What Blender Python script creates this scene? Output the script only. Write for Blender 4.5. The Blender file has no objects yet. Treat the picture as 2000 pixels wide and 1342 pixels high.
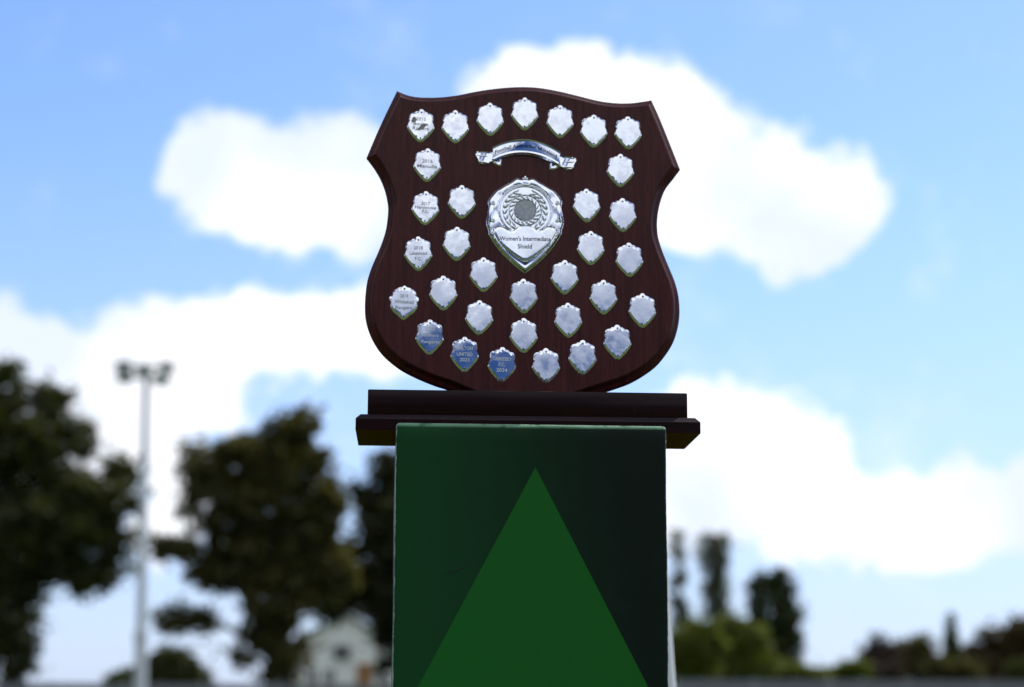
import bpy, bmesh, math, random
import numpy as np
from mathutils import Vector, Matrix
from mathutils.geometry import delaunay_2d_cdt

R = math.radians
rng = np.random.default_rng(7)
random.seed(7)
scene = bpy.context.scene
COL = scene.collection

# ------------------------------------------------------------------ camera
CAM_Z, PITCH, ROLL, FPX = 0.75, 0.1858, 0.0042, 70 / 36 * 2000
cam = bpy.data.cameras.new('camera')
cam.lens, cam.sensor_width, cam.clip_start, cam.clip_end = 70, 36, 0.05, 6000
cam.dof.use_dof = True
cam.dof.focus_distance = 2.56
cam.dof.aperture_fstop = 3.6
camo = bpy.data.objects.new('camera', cam)
COL.objects.link(camo)
camo.matrix_world = Matrix.Translation((0, 0, CAM_Z)) @ Matrix.Rotation(R(90) + PITCH, 4, 'X') @ Matrix.Rotation(ROLL, 4, 'Z')
scene.camera = camo


def ray(px, py):
    """direction of a photo pixel (2000 x 1342) in the world"""
    x0, y0 = (px - 1000) / FPX, (py - 671) / FPX
    c, s = math.cos(ROLL), math.sin(ROLL)
    x, u = x0 * c + y0 * s, -(-x0 * s + y0 * c)
    c, s = math.cos(PITCH), math.sin(PITCH)
    return Vector((x, c - u * s, s + u * c))


def hit(px, py, p, n):
    d, o = ray(px, py), Vector((0, 0, CAM_Z))
    return o + d * ((p - o).dot(n) / d.dot(n))


def at(px, py, depth):
    return hit(px, py, Vector((0, depth, 0)), Vector((0, 1, 0)))


# ------------------------------------------------------------------ view
scene.view_settings.view_transform = 'Standard'
scene.view_settings.look = 'None'
scene.view_settings.exposure = 0.0
scene.view_settings.gamma = 1.0
scene.render.engine = 'CYCLES'
scene.cycles.max_bounces = 8
scene.cycles.sample_clamp_indirect = 6
scene.cycles.use_denoising = True

# ------------------------------------------------------------------ sky and sun
SUN_AZ, SUN_EL = R(48), R(52)          # azimuth measured from +Y (view direction) towards +X (right)


def N(nt, kind, **kw):
    n = nt.nodes.new(kind)
    for k, v in kw.items():
        setattr(n, k, v)
    return n


def math_node(nt, op, a, b=None, c=None, clamp=False):
    n = nt.nodes.new('ShaderNodeMath')
    n.operation, n.use_clamp = op, clamp
    for i, v in enumerate((a, b, c)):
        if v is None:
            continue
        if isinstance(v, (int, float)):
            n.inputs[i].default_value = v
        else:
            nt.links.new(v, n.inputs[i])
    return n.outputs[0]


def smooth(nt, v, lo, hi, a=0.0, b=1.0):
    n = N(nt, 'ShaderNodeMapRange', interpolation_type='SMOOTHSTEP')
    nt.links.new(v, n.inputs['Value'])
    for k, x in (('From Min', lo), ('From Max', hi), ('To Min', a), ('To Max', b)):
        n.inputs[k].default_value = x
    return n.outputs['Result']


def mix_col(nt, fac, a, b, mode='MIX'):
    n = N(nt, 'ShaderNodeMix', data_type='RGBA', blend_type=mode)
    for s, v in ((n.inputs[0], fac), (n.inputs[6], a), (n.inputs[7], b)):
        if isinstance(v, (int, float)):
            s.default_value = v
        elif isinstance(v, tuple):
            s.default_value = (*v, 1)
        else:
            nt.links.new(v, s)
    return n.outputs[2]


def noise(nt, vec, scale, detail=4, rough=0.55, dist=0.0):
    n = N(nt, 'ShaderNodeTexNoise')
    n.inputs['Scale'].default_value = scale
    n.inputs['Detail'].default_value = detail
    n.inputs['Roughness'].default_value = rough
    n.inputs['Distortion'].default_value = dist
    if vec is not None:
        nt.links.new(vec, n.inputs['Vector'])
    return n.outputs['Fac']


SKY_STRENGTH = 0.15
world = bpy.data.worlds.new('World')
scene.world = world
world.use_nodes = True
wt = world.node_tree
wt.nodes.clear()
sky = N(wt, 'ShaderNodeTexSky', sky_type='NISHITA', sun_disc=False)
sky.sun_elevation, sky.sun_rotation = SUN_EL, SUN_AZ
sky.air_density, sky.dust_density, sky.ozone_density = 1.0, 0.6, 2.0
tc = N(wt, 'ShaderNodeTexCoord')
DIR = tc.outputs['Generated']


def warp(scale, detail, amount, vec):
    n = N(wt, 'ShaderNodeTexNoise')
    n.inputs['Scale'].default_value, n.inputs['Detail'].default_value, n.inputs['Roughness'].default_value = scale, detail, 0.6
    wt.links.new(DIR, n.inputs['Vector'])
    v = N(wt, 'ShaderNodeVectorMath', operation='SUBTRACT')
    wt.links.new(n.outputs['Color'], v.inputs[0])
    v.inputs[1].default_value = (.5, .5, .5)
    w = N(wt, 'ShaderNodeVectorMath', operation='MULTIPLY_ADD')
    wt.links.new(v.outputs[0], w.inputs[0])
    w.inputs[1].default_value = (amount,) * 3
    wt.links.new(vec, w.inputs[2])
    return w.outputs[0]


WARPED = warp(26, 5, 0.055, DIR)
# cumulus clouds: each puff is (pixel x, pixel y, half width, half height), turned into a direction of the sky
PUFFS = [(425, 330, 105, 110), (505, 345, 130, 110), (610, 370, 150, 120), (720, 385, 150, 125), (820, 400, 140, 110), (500, 410, 140, 80),
         (1010, 190, 95, 85), (1120, 195, 120, 90), (1250, 225, 130, 105), (1330, 300, 140, 130), (1430, 370, 150, 115),
         (1530, 405, 150, 100), (1630, 410, 95, 85), (1180, 330, 180, 150), (1540, 460, 90, 60), (1380, 410, 140, 70),
         (-40, 690, 130, 110), (90, 720, 150, 90), (250, 690, 160, 95), (390, 670, 150, 90), (520, 645, 150, 85), (650, 640, 140, 85), (760, 640, 130, 80),
         (180, 790, 180, 95), (330, 780, 150, 80), (60, 860, 200, 100), (220, 880, 140, 70), (350, 930, 130, 60), (330, 1040, 90, 70),
         (1370, 850, 110, 100), (1480, 870, 120, 95), (1570, 875, 90, 90), (1400, 970, 190, 120), (1520, 990, 160, 95), (1640, 985, 130, 85),
         (1750, 1000, 120, 85), (1850, 1010, 110, 75), (1930, 985, 110, 85), (2030, 960, 100, 90), (1300, 900, 160, 110), (1750, 1060, 200, 60)]
acc = None


def puff(direction, half_w, half_h, depth):
    global acc
    mp = N(wt, 'ShaderNodeMapping', vector_type='TEXTURE')
    mp.inputs['Location'].default_value = direction
    mp.inputs['Rotation'].default_value = (0, 0, math.atan2(direction[1], direction[0]) - R(90))
    mp.inputs['Scale'].default_value = (half_w, depth, half_h)
    wt.links.new(WARPED, mp.inputs['Vector'])
    g = N(wt, 'ShaderNodeTexGradient', gradient_type='SPHERICAL')
    wt.links.new(mp.outputs[0], g.inputs[0])
    v = g.outputs['Fac']
    acc = v if acc is None else math_node(wt, 'SMOOTH_MAX', acc, v, 0.12)


for (px, py, w, h) in PUFFS:
    puff(ray(px, py).normalized(), w * 1.34 / FPX, h * 1.34 / FPX, 0.35)
# the cloud bank behind the camera that the silver plates mirror, and the blue gap under it
for az, el, w, h in ((172, 36, .36, .30), (196, 36.5, .36, .31), (148, 36.5, .36, .31), (172, 52, .7, .42), (225, 38, .5, .36), (118, 38, .5, .36)):
    puff(Vector((math.sin(R(az)) * math.cos(R(el)), math.cos(R(az)) * math.cos(R(el)), math.sin(R(el)))), w, h, 1.1)
fine = math_node(wt, 'ADD', math_node(wt, 'MULTIPLY', noise(wt, DIR, 13, 7, 0.6), 0.6), math_node(wt, 'MULTIPLY', noise(wt, DIR, 30, 5, 0.6), 0.4))
blobs = math_node(wt, 'ADD', acc, math_node(wt, 'MULTIPLY', math_node(wt, 'SUBTRACT', fine, 0.5), 0.75))
mask_blobs = smooth(wt, blobs, 0.10, 0.42)
# scattered cumulus over the rest of the dome
sep = N(wt, 'ShaderNodeSeparateXYZ')
wt.links.new(DIR, sep.inputs[0])
den = math_node(wt, 'ADD', math_node(wt, 'MAXIMUM', sep.outputs['Z'], 0.0), 0.22)
comb = N(wt, 'ShaderNodeCombineXYZ')
wt.links.new(math_node(wt, 'DIVIDE', sep.outputs['X'], den), comb.inputs[0])
wt.links.new(math_node(wt, 'DIVIDE', sep.outputs['Y'], den), comb.inputs[1])
wide = noise(wt, comb.outputs[0], 1.35, 7, 0.5)
mask_wide = smooth(wt, wide, 0.48, 0.60)
dotf = N(wt, 'ShaderNodeVectorMath', operation='DOT_PRODUCT')
wt.links.new(DIR, dotf.inputs[0])
dotf.inputs[1].default_value = ray(1000, 671).normalized()
mask_wide = math_node(wt, 'MULTIPLY', mask_wide, smooth(wt, dotf.outputs['Value'], 0.86, 0.93, 1, 0))
dotb = N(wt, 'ShaderNodeVectorMath', operation='DOT_PRODUCT')
wt.links.new(DIR, dotb.inputs[0])
dotb.inputs[1].default_value = (0, -math.cos(R(16)), math.sin(R(16)))
mask_wide = math_node(wt, 'MULTIPLY', mask_wide, smooth(wt, dotb.outputs['Value'], 0.93, 0.98, 1, 0))
mask = math_node(wt, 'MAXIMUM', mask_blobs, mask_wide)
mask = math_node(wt, 'MULTIPLY', mask, smooth(wt, sep.outputs['Z'], 0.0, 0.06))
body = noise(wt, DIR, 9, 5, 0.5)
cloud_col = mix_col(wt, smooth(wt, body, 0.40, 0.64), (5.8, 6.4, 7.5), (7.9, 8.0, 8.3))
# thin bright haze towards the horizon
dots = N(wt, 'ShaderNodeVectorMath', operation='DOT_PRODUCT')
wt.links.new(DIR, dots.inputs[0])
dots.inputs[1].default_value = (math.sin(SUN_AZ), math.cos(SUN_AZ), 0)
haze_f = math_node(wt, 'MULTIPLY', smooth(wt, sep.outputs['Z'], 0.0, 0.30, 0.62, 0.0), smooth(wt, dots.outputs['Value'], -0.3, 0.6, 0.04, 1.0))
SKYC = mix_col(wt, 1.0, sky.outputs[0], (0.90, 1.04, 1.30), 'MULTIPLY')
# the sky is brightest round the sun and deepens away from it
SKYC = mix_col(wt, smooth(wt, dots.outputs['Value'], -0.75, 0.45, 1.0, 0.0), SKYC, mix_col(wt, 1.0, SKYC, (0.085, 0.145, 0.25), 'MULTIPLY'))
sky_c = mix_col(wt, haze_f, SKYC, (3.9, 4.65, 7.0))
out_c = mix_col(wt, mask, sky_c, cloud_col)
bg = N(wt, 'ShaderNodeBackground')
bg.inputs['Strength'].default_value = SKY_STRENGTH
wt.links.new(out_c, bg.inputs['Color'])
wo = N(wt, 'ShaderNodeOutputWorld')
wt.links.new(bg.outputs[0], wo.inputs[0])

sun = bpy.data.lights.new('sun', 'SUN')
sun.energy, sun.angle, sun.color = 4.0, R(0.53), (1.0, 0.95, 0.87)
suno = bpy.data.objects.new('sun', sun)
COL.objects.link(suno)
sdir = Vector((math.sin(SUN_AZ) * math.cos(SUN_EL), math.cos(SUN_AZ) * math.cos(SUN_EL), math.sin(SUN_EL)))
suno.rotation_euler = sdir.to_track_quat('Z', 'Y').to_euler()
suno.location = (0, 0, 30)

# ------------------------------------------------------------------ helpers


def tag(o, label=None, cat=None, group=None, kind=None):
    for k, v in (('label', label), ('category', cat), ('group', group), ('kind', kind)):
        if v:
            o[k] = v
    return o


def empty(name, mw, label=None, cat=None, group=None):
    o = bpy.data.objects.new(name, None)
    o.empty_display_size = 0.05
    COL.objects.link(o)
    o.matrix_world = mw
    return tag(o, label, cat, group)


def obj(name, me, mats=None, parent=None, mw=None):
    o = bpy.data.objects.new(name, me)
    COL.objects.link(o)
    if parent is not None:
        o.parent = parent
    if mw is not None:
        o.matrix_local = mw
    if mats is not None:
        me.materials.clear()
        for m in (mats if isinstance(mats, (list, tuple)) else [mats]):
            me.materials.append(m)
    return o


def mesh(name, vs, fs, angle=None, flat=False):
    me = bpy.data.meshes.new(name)
    me.from_pydata([tuple(map(float, v)) for v in vs], [], [tuple(map(int, f)) for f in fs])
    me.update()
    if not flat:
        me.shade_smooth()
        me.set_sharp_from_angle(angle=R(angle or 35))
    return me


def bm_mesh(name, bm, angle=35):
    me = bpy.data.meshes.new(name)
    bmesh.ops.recalc_face_normals(bm, faces=bm.faces)
    bm.to_mesh(me)
    bm.free()
    me.shade_smooth()
    me.set_sharp_from_angle(angle=R(angle))
    return me


def box_bm(bm, x0, x1, y0, y1, z0, z1, bevel=0.0, seg=2):
    r = bmesh.ops.create_cube(bm, size=1)
    for v in r['verts']:
        v.co = Vector(((x0 + x1) / 2 + v.co.x * (x1 - x0), (y0 + y1) / 2 + v.co.y * (y1 - y0), (z0 + z1) / 2 + v.co.z * (z1 - z0)))
    if bevel:
        es = list({e for v in r['verts'] for e in v.link_edges})
        bmesh.ops.bevel(bm, geom=es, offset=bevel, segments=seg, profile=0.5, affect='EDGES')


def box(name, dims, mat, parent, bevel=0.0, seg=2):
    bm = bmesh.new()
    box_bm(bm, *dims, bevel=bevel, seg=seg)
    return obj(name, bm_mesh(name, bm), mat, parent)


def tube(vs, fs, pts, radii, n=8):
    """append a tapered tube through pts to vertex / face lists"""
    base = len(vs)
    pts = [Vector(p) for p in pts]
    for i, p in enumerate(pts):
        d = (pts[min(i + 1, len(pts) - 1)] - pts[max(i - 1, 0)]).normalized()
        a = d.cross(Vector((0.13, 0.97, 0.21))).normalized()
        b = d.cross(a)
        for k in range(n):
            t = 2 * math.pi * k / n
            vs.append(p + (a * math.cos(t) + b * math.sin(t)) * radii[i])
    for i in range(len(pts) - 1):
        for k in range(n):
            k2 = (k + 1) % n
            fs.append((base + i * n + k, base + i * n + k2, base + (i + 1) * n + k2, base + (i + 1) * n + k))
    fs.append(tuple(base + k for k in range(n))[::-1])
    fs.append(tuple(base + (len(pts) - 1) * n + k for k in range(n)))


def catmull(pts, step):
    """smooth open curve through pts"""
    P = [np.array(p, float) for p in pts]
    P = [2 * P[0] - P[1]] + P + [2 * P[-1] - P[-2]]
    o = []
    for i in range(1, len(P) - 2):
        n = max(1, int(np.linalg.norm(P[i + 1] - P[i]) / step))
        for k in range(n):
            t = k / n
            o.append(0.5 * (2 * P[i] + (P[i + 1] - P[i - 1]) * t + (2 * P[i - 1] - 5 * P[i] + 4 * P[i + 1] - P[i + 2]) * t * t
                            + (3 * P[i] - P[i - 1] - 3 * P[i + 1] + P[i + 2]) * t ** 3))
    o.append(P[-2])
    return o


def pdist(pts, loop):
    """distance of points to a closed polyline, and inside flag"""
    pts, A = np.asarray(pts, float), np.asarray(loop, float)
    B = np.roll(A, -1, 0)
    best = np.full(len(pts), 1e9)
    inside = np.zeros(len(pts), bool)
    for a, b in zip(A, B):
        ab = b - a
        t = np.clip(((pts - a) @ ab) / max(ab @ ab, 1e-18), 0, 1)
        best = np.minimum(best, np.linalg.norm(pts - (a + t[:, None] * ab), axis=1))
        if a[1] != b[1]:
            c = ((a[1] > pts[:, 1]) != (b[1] > pts[:, 1])) & (pts[:, 0] < (b[0] - a[0]) * (pts[:, 1] - a[1]) / (b[1] - a[1]) + a[0])
            inside ^= c
    return best, inside


def ss(x, a, b):
    t = np.clip((np.asarray(x, float) - a) / (b - a), 0, 1)
    return t * t * (3 - 2 * t)


def relief(name, loop, hfun, step, loops=(), angle=28):
    """stamped sheet: the inside of loop, raised by hfun(points)"""
    loop = np.asarray(loop, float)
    vs = [tuple(p) for p in loop]
    es = [(i, (i + 1) % len(loop)) for i in range(len(loop))]
    for lp in loops:
        b = len(vs)
        vs += [tuple(p) for p in lp]
        es += [(b + i, b + (i + 1) % len(lp)) for i in range(len(lp))]
    lo, hi = loop.min(0), loop.max(0)
    gx, gy = np.meshgrid(np.arange(lo[0], hi[0], step), np.arange(lo[1], hi[1], step))
    g = np.stack([gx.ravel() + (np.arange(gx.size) // gx.shape[1] % 2) * step / 2, gy.ravel()], 1)
    d, ins = pdist(g, loop)
    ok = ins & (d > step * .45)
    for lp in loops:
        ok &= pdist(g, lp)[0] > step * .45
    vs += [tuple(p) for p in g[ok]]
    r = delaunay_2d_cdt([Vector(v) for v in vs], es, [], 1, 1e-9)
    P = np.array([(v.x, v.y) for v in r[0]])
    z = hfun(P)
    fs = []
    for f in r[2]:
        a, b, c = (P[i] for i in f[:3])
        fs.append(f if np.cross(b - a, c - a) > 0 else f[::-1])
    return mesh(name, np.column_stack([P, z]), fs, angle)


def text_mesh(name, body, width, height=None, bend=None, z=0.0, bold=0.014):
    """lettering as flat mesh, scaled to a width and a cap height, centred on the origin"""
    cu = bpy.data.curves.new(name, 'FONT')
    cu.body, cu.size, cu.resolution_u = body, 1.0, 3
    cu.offset = bold
    o = bpy.data.objects.new(name, cu)
    COL.objects.link(o)
    dg = bpy.context.evaluated_depsgraph_get()
    me = bpy.data.meshes.new_from_object(o.evaluated_get(dg))
    bpy.data.objects.remove(o)
    bpy.data.curves.remove(cu)
    n = len(me.vertices)
    co = np.zeros(n * 3)
    me.vertices.foreach_get('co', co)
    co = co.reshape(-1, 3)
    x0, x1 = co[:, 0].min(), co[:, 0].max()
    s = width / (x1 - x0)
    co[:, 0] = (co[:, 0] - (x0 + x1) / 2) * s
    cap = 0.70
    co[:, 1] = (co[:, 1] - cap / 2) * ((height / cap) if height else s)
    co[:, 2] = z
    if bend is not None:
        co = bend(co)
    me.vertices.foreach_set('co', co.ravel())
    me.update()
    me.name = name
    return me


# ------------------------------------------------------------------ materials


def mat(name, col, rough=0.6, metal=0.0, spec=0.5, coat=0.0, coat_rough=0.1):
    m = bpy.data.materials.new(name)
    m.use_nodes = True
    b = m.node_tree.nodes['Principled BSDF']
    b.inputs['Base Color'].default_value = (*col, 1)
    b.inputs['Roughness'].default_value = rough
    b.inputs['Metallic'].default_value = metal
    b.inputs['Specular IOR Level'].default_value = spec
    b.inputs['Coat Weight'].default_value = coat
    b.inputs['Coat Roughness'].default_value = coat_rough
    return m, m.node_tree, b


def obj_coord(nt, scale=(1, 1, 1)):
    t = N(nt, 'ShaderNodeTexCoord')
    mp = N(nt, 'ShaderNodeMapping')
    mp.inputs['Scale'].default_value = scale
    nt.links.new(t.outputs['Object'], mp.inputs[0])
    return mp.outputs[0]


def bump(nt, b, h, strength, dist):
    n = N(nt, 'ShaderNodeBump')
    n.inputs['Strength'].default_value = strength
    n.inputs['Distance'].default_value = dist
    nt.links.new(h, n.inputs['Height'])
    nt.links.new(n.outputs[0], b.inputs['Normal'])
    return n


def wood_mat(name, dark, light, scale, coat, coat_rough=0.12):
    m, nt, b = mat(name, dark, 0.42, coat=coat, coat_rough=coat_rough, spec=0.10)
    v = obj_coord(nt, scale)
    g1, g2 = noise(nt, v, 1.0, 8, 0.65, 0.6), noise(nt, obj_coord(nt, tuple(s * 6 for s in scale)), 1.0, 3, 0.6)
    g = math_node(nt, 'ADD', math_node(nt, 'MULTIPLY', g1, 0.65), math_node(nt, 'MULTIPLY', g2, 0.35))
    c = mix_col(nt, smooth(nt, g, 0.36, 0.64), dark, light)
    # small pale knocks in the lacquer
    sp = noise(nt, obj_coord(nt), 420, 2, 0.5)
    big = noise(nt, obj_coord(nt), 26, 2, 0.5)
    c = mix_col(nt, math_node(nt, 'MULTIPLY', smooth(nt, sp, 0.755, 0.79), smooth(nt, big, 0.56, 0.62)), c, (0.22, 0.13, 0.10))
    nt.links.new(c, b.inputs['Base Color'])
    bump(nt, b, g2, 0.12, 0.0004)
    cr = noise(nt, obj_coord(nt), 35, 4, 0.6)
    nt.links.new(smooth(nt, cr, 0.3, 0.7, coat_rough * .7, coat_rough * 1.7), b.inputs['Coat Roughness'])
    return m


M_WOOD = wood_mat('mahogany_board', (0.036, 0.0070, 0.007), (0.075, 0.015, 0.013), (150, 9, 60), 0.15)
M_WOOD_H = wood_mat('mahogany_stand_shaded', (0.008, 0.0016, 0.0018), (0.016, 0.003, 0.0032), (9, 150, 150), 0.16)  # same mahogany as the board, with the stand's shade darkened into its colour
M_RAW = wood_mat('raw_underside', (0.15, 0.075, 0.006), (0.20, 0.10, 0.010), (9, 120, 60), 0.0)
M_RAW.node_tree.nodes['Principled BSDF'].inputs['Specular IOR Level'].default_value = 0.0
M_RAW.node_tree.nodes['Principled BSDF'].inputs['Roughness'].default_value = 0.95


def silver_mat(name, rough, scratch, tint=(0.89, 0.90, 0.935), seed=0.0, dent=0.5):
    m, nt, b = mat(name, tint, rough, 1.0)
    oi = N(nt, 'ShaderNodeObjectInfo')
    t = N(nt, 'ShaderNodeTexCoord')
    ad = N(nt, 'ShaderNodeVectorMath', operation='ADD')
    nt.links.new(t.outputs['Object'], ad.inputs[0])
    cb = N(nt, 'ShaderNodeCombineXYZ')
    for i, k in enumerate((3.1, 7.7, 5.3)):
        nt.links.new(math_node(nt, 'MULTIPLY', oi.outputs['Random'], k), cb.inputs[i])
    nt.links.new(cb.outputs[0], ad.inputs[1])
    v = ad.outputs[0]
    blot = noise(nt, v, 90, 5, 0.6)
    # specks of tarnish
    sp = noise(nt, v, 620, 2, 0.5)
    sel = noise(nt, v, 60, 2, 0.5)
    spk = math_node(nt, 'MULTIPLY', smooth(nt, sp, 0.70, 0.74), smooth(nt, sel, 0.50, 0.60))
    c = mix_col(nt, math_node(nt, 'MULTIPLY', spk, scratch), tint, (0.12, 0.11, 0.10))
    c = mix_col(nt, smooth(nt, blot, 0.45, 0.75, 0, 0.12 * scratch), c, (0.66, 0.67, 0.70))
    nt.links.new(c, b.inputs['Base Color'])
    # hairline scratches: stretched, distorted noise
    mp = N(nt, 'ShaderNodeMapping')
    mp.inputs['Rotation'].default_value = (0, 0, R(37))
    mp.inputs['Scale'].default_value = (1, 9, 1)
    nt.links.new(v, mp.inputs[0])
    s1 = noise(nt, mp.outputs[0], 110, 3, 0.5, 1.6)
    line = smooth(nt, math_node(nt, 'ABSOLUTE', math_node(nt, 'SUBTRACT', s1, 0.5)), 0.0, 0.010, 1, 0)
    line = math_node(nt, 'MULTIPLY', line, smooth(nt, sel, 0.42, 0.58))
    r = math_node(nt, 'ADD', smooth(nt, blot, 0.35, 0.7, rough * 0.6, rough * 1.6), math_node(nt, 'MULTIPLY', line, 0.3 * scratch))
    nt.links.new(r, b.inputs['Roughness'])
    lo = noise(nt, v, 70, 2, 0.5)
    hh = math_node(nt, 'ADD', math_node(nt, 'MULTIPLY', lo, 1.0), math_node(nt, 'MULTIPLY', line, 0.04 * scratch))
    bump(nt, b, hh, dent, 0.0010)
    return m


M_SILVER = silver_mat('silver_plate', 0.16, 1.0, dent=0.02)
M_SILVER_NEW = silver_mat('silver_plate_polished', 0.05, 0.35, dent=0.03)
M_SILVER_BADGE = silver_mat('silver_badge', 0.06, 0.5, dent=0.03)
M_PIN = mat('steel_pin', (0.20, 0.20, 0.20), 0.25, 1.0)[0]
M_ENGRAVE = mat('engraved_frost', (0.27, 0.27, 0.28), 0.85, 0.0, spec=0.2)[0]
M_ENGRAVE_NEW = mat('engraved_fresh', (0.70, 0.71, 0.73), 0.8, 0.0, spec=0.3)[0]
M_TARNISH = mat('tarnish', (0.27, 0.25, 0.23), 0.6, 0.3, spec=0.2)[0]
M_BLACKLET = mat('black_lettering', (0.006, 0.006, 0.007), 0.5, spec=0.1)[0]
M_DISC, nt, b = mat('brushed_disc', (0.36, 0.39, 0.42), 0.5, 0.55)
h_ = noise(nt, obj_coord(nt), 300, 4, 0.6)
nt.links.new(mix_col(nt, smooth(nt, h_, 0.35, 0.7), (0.30, 0.33, 0.37), (0.44, 0.45, 0.44)), b.inputs['Base Color'])
bump(nt, b, h_, 0.3, 0.0005)

# ------------------------------------------------------------------ ground
m_grass, nt, b = mat('mown_grass', (0.05, 0.085, 0.02), 0.9, spec=0.2)
v = obj_coord(nt)
c = mix_col(nt, smooth(nt, noise(nt, v, 0.35, 6, 0.6), 0.35, 0.65), (0.050, 0.088, 0.016), (0.085, 0.12, 0.026))
c = mix_col(nt, smooth(nt, noise(nt, v, 90, 3, 0.6), 0.3, 0.7), c, (0.10, 0.14, 0.04))
nt.links.new(c, b.inputs['Base Color'])
bump(nt, b, noise(nt, v, 160, 3, 0.7), 0.8, 0.03)
G = 2500
ground = obj('ground', mesh('ground', [(-G, -G, 0), (G, -G, 0), (G, G, 0), (-G, G, 0)], [(0, 1, 2, 3)], flat=True), m_grass)
tag(ground, kind='structure')

# ------------------------------------------------------------------ green plinth
PL_W, PL_D, TOP = 0.335, 0.335, CAM_Z + 0.3571
pl_mw = Matrix.Translation((0.0251, 2.4395, 0)) @ Matrix.Rotation(0.0626, 4, 'Z')
plinth = empty('display_plinth', pl_mw, 'tall dark green square display plinth with bright green triangle, carrying the trophy', 'plinth')


def plinth_mat(name, left, right, wear_pale_edge=True):
    m, nt, b = mat(name, left, 0.5, spec=0.10)
    t = N(nt, 'ShaderNodeTexCoord')
    s = N(nt, 'ShaderNodeSeparateXYZ')
    nt.links.new(t.outputs['Object'], s.inputs[0])
    # printed gradient, light on the left edge to nearly black on the right
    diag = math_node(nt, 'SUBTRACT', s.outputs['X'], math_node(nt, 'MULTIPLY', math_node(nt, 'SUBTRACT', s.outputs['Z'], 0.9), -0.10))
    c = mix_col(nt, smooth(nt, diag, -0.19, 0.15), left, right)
    fine = noise(nt, t.outputs['Object'], 24, 5, 0.6)
    c = mix_col(nt, smooth(nt, fine, 0.5, 0.8, 0, 0.05), c, (0.05, 0.10, 0.06))
    if wear_pale_edge:
        # the print is rubbed through to the white board along the edges and corners
        ex = math_node(nt, 'SUBTRACT', PL_W / 2, math_node(nt, 'ABSOLUTE', s.outputs['X']))
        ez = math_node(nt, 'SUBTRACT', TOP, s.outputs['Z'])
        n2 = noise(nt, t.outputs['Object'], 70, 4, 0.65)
        k = math_node(nt, 'ADD', 0.0002, math_node(nt, 'MULTIPLY', math_node(nt, 'SUBTRACT', n2, 0.42), 0.0042))
        wx = math_node(nt, 'LESS_THAN', ex, k)
        wz = math_node(nt, 'LESS_THAN', ez, math_node(nt, 'MULTIPLY', k, 0.35))
        cor = math_node(nt, 'LESS_THAN', math_node(nt, 'ADD', ex, ez), math_node(nt, 'ADD', k, 0.0028))
        w = math_node(nt, 'MAXIMUM', math_node(nt, 'MAXIMUM', wx, wz), cor)
        front = math_node(nt, 'LESS_THAN', s.outputs['Y'], math_node(nt, 'ADD', 0.004, math_node(nt, 'MULTIPLY', n2, 0.004)))
        w = math_node(nt, 'MULTIPLY', w, front)
        # the top front edge is mixed unevenly towards pale green
        pale_top = math_node(nt, 'MULTIPLY', smooth(nt, ez, 0.0025, 0.0062, 1, 0), smooth(nt, n2, 0.30, 0.52, 0.25, 0.75))
        pale_top = math_node(nt, 'MULTIPLY', pale_top, front)
        c = mix_col(nt, pale_top, c, (0.17, 0.34, 0.20))
        c = mix_col(nt, math_node(nt, 'MULTIPLY', w, 0.75), c, (0.62, 0.66, 0.62))
    nt.links.new(c, b.inputs['Base Color'])
    wob = noise(nt, t.outputs['Object'], 7, 3, 0.5)
    bump(nt, b, math_node(nt, 'ADD', wob, math_node(nt, 'MULTIPLY', fine, 0.08)), 0.25, 0.004)
    return m


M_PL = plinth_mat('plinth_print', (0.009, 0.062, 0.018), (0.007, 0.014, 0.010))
M_TRI = plinth_mat('plinth_triangle_print', (0.012, 0.125, 0.018), (0.012, 0.118, 0.016), wear_pale_edge=False)
bm = bmesh.new()
box_bm(bm, -PL_W / 2, PL_W / 2, 0, PL_D, 0, TOP, 0.0045, 4)
bmesh.ops.bisect_plane(bm, geom=list(bm.verts) + list(bm.edges) + list(bm.faces), plane_co=(0, 0, TOP - 0.02), plane_no=(0, 0, 1))
for z in (0.55, 0.75, 0.9, 1.02):
    bmesh.ops.bisect_plane(bm, geom=list(bm.verts) + list(bm.edges) + list(bm.faces), plane_co=(0, 0, z), plane_no=(0, 0, 1))
for i in range(1, 24):
    bmesh.ops.bisect_plane(bm, geom=list(bm.verts) + list(bm.edges) + list(bm.faces), plane_co=(-PL_W / 2 + PL_W * i / 24, 0, 0), plane_no=(1, 0, 0))
for v_ in bm.verts:                        # dented, slightly bowed board
    if v_.co.y < 0.004 and v_.co.z > TOP - 0.004:
        v_.co.z += 0.0004 * math.sin(v_.co.x * 61) + random.uniform(-.0004, .0003) - 0.0006
    if abs(abs(v_.co.x) - PL_W / 2) < 0.004 and 0.3 < v_.co.z < TOP - 0.03:
        v_.co.x += 0.0006 * math.sin(v_.co.z * 23)
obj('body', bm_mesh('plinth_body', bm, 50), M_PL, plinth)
pl_p, pl_n = pl_mw.translation, (pl_mw.to_3x3() @ Vector((0, -1, 0)))


def on_plinth(px, py):
    q = pl_mw.inverted() @ hit(px, py, pl_p, pl_n)
    return q.x, q.z


ax, az_ = on_plinth(1045.7, 913)
lx, lz = on_plinth(816, 1342)
rx, rz = on_plinth(1266, 1342)
kl, kr = (lx - ax) / (lz - az_), (rx - ax) / (rz - az_)
EDGE = PL_W / 2 - 0.0045
zl, zr = az_ + (-EDGE - ax) / kl, az_ + (EDGE - ax) / kr
tri = [(ax, -.0005, az_), (-EDGE, -.0005, zl), (-EDGE, -.0005, 0.02), (EDGE, -.0005, 0.02), (EDGE, -.0005, zr)]
obj('triangle_print', mesh('triangle_print', tri, [(0, 1, 2, 3, 4)], flat=True), M_TRI, plinth)
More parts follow.
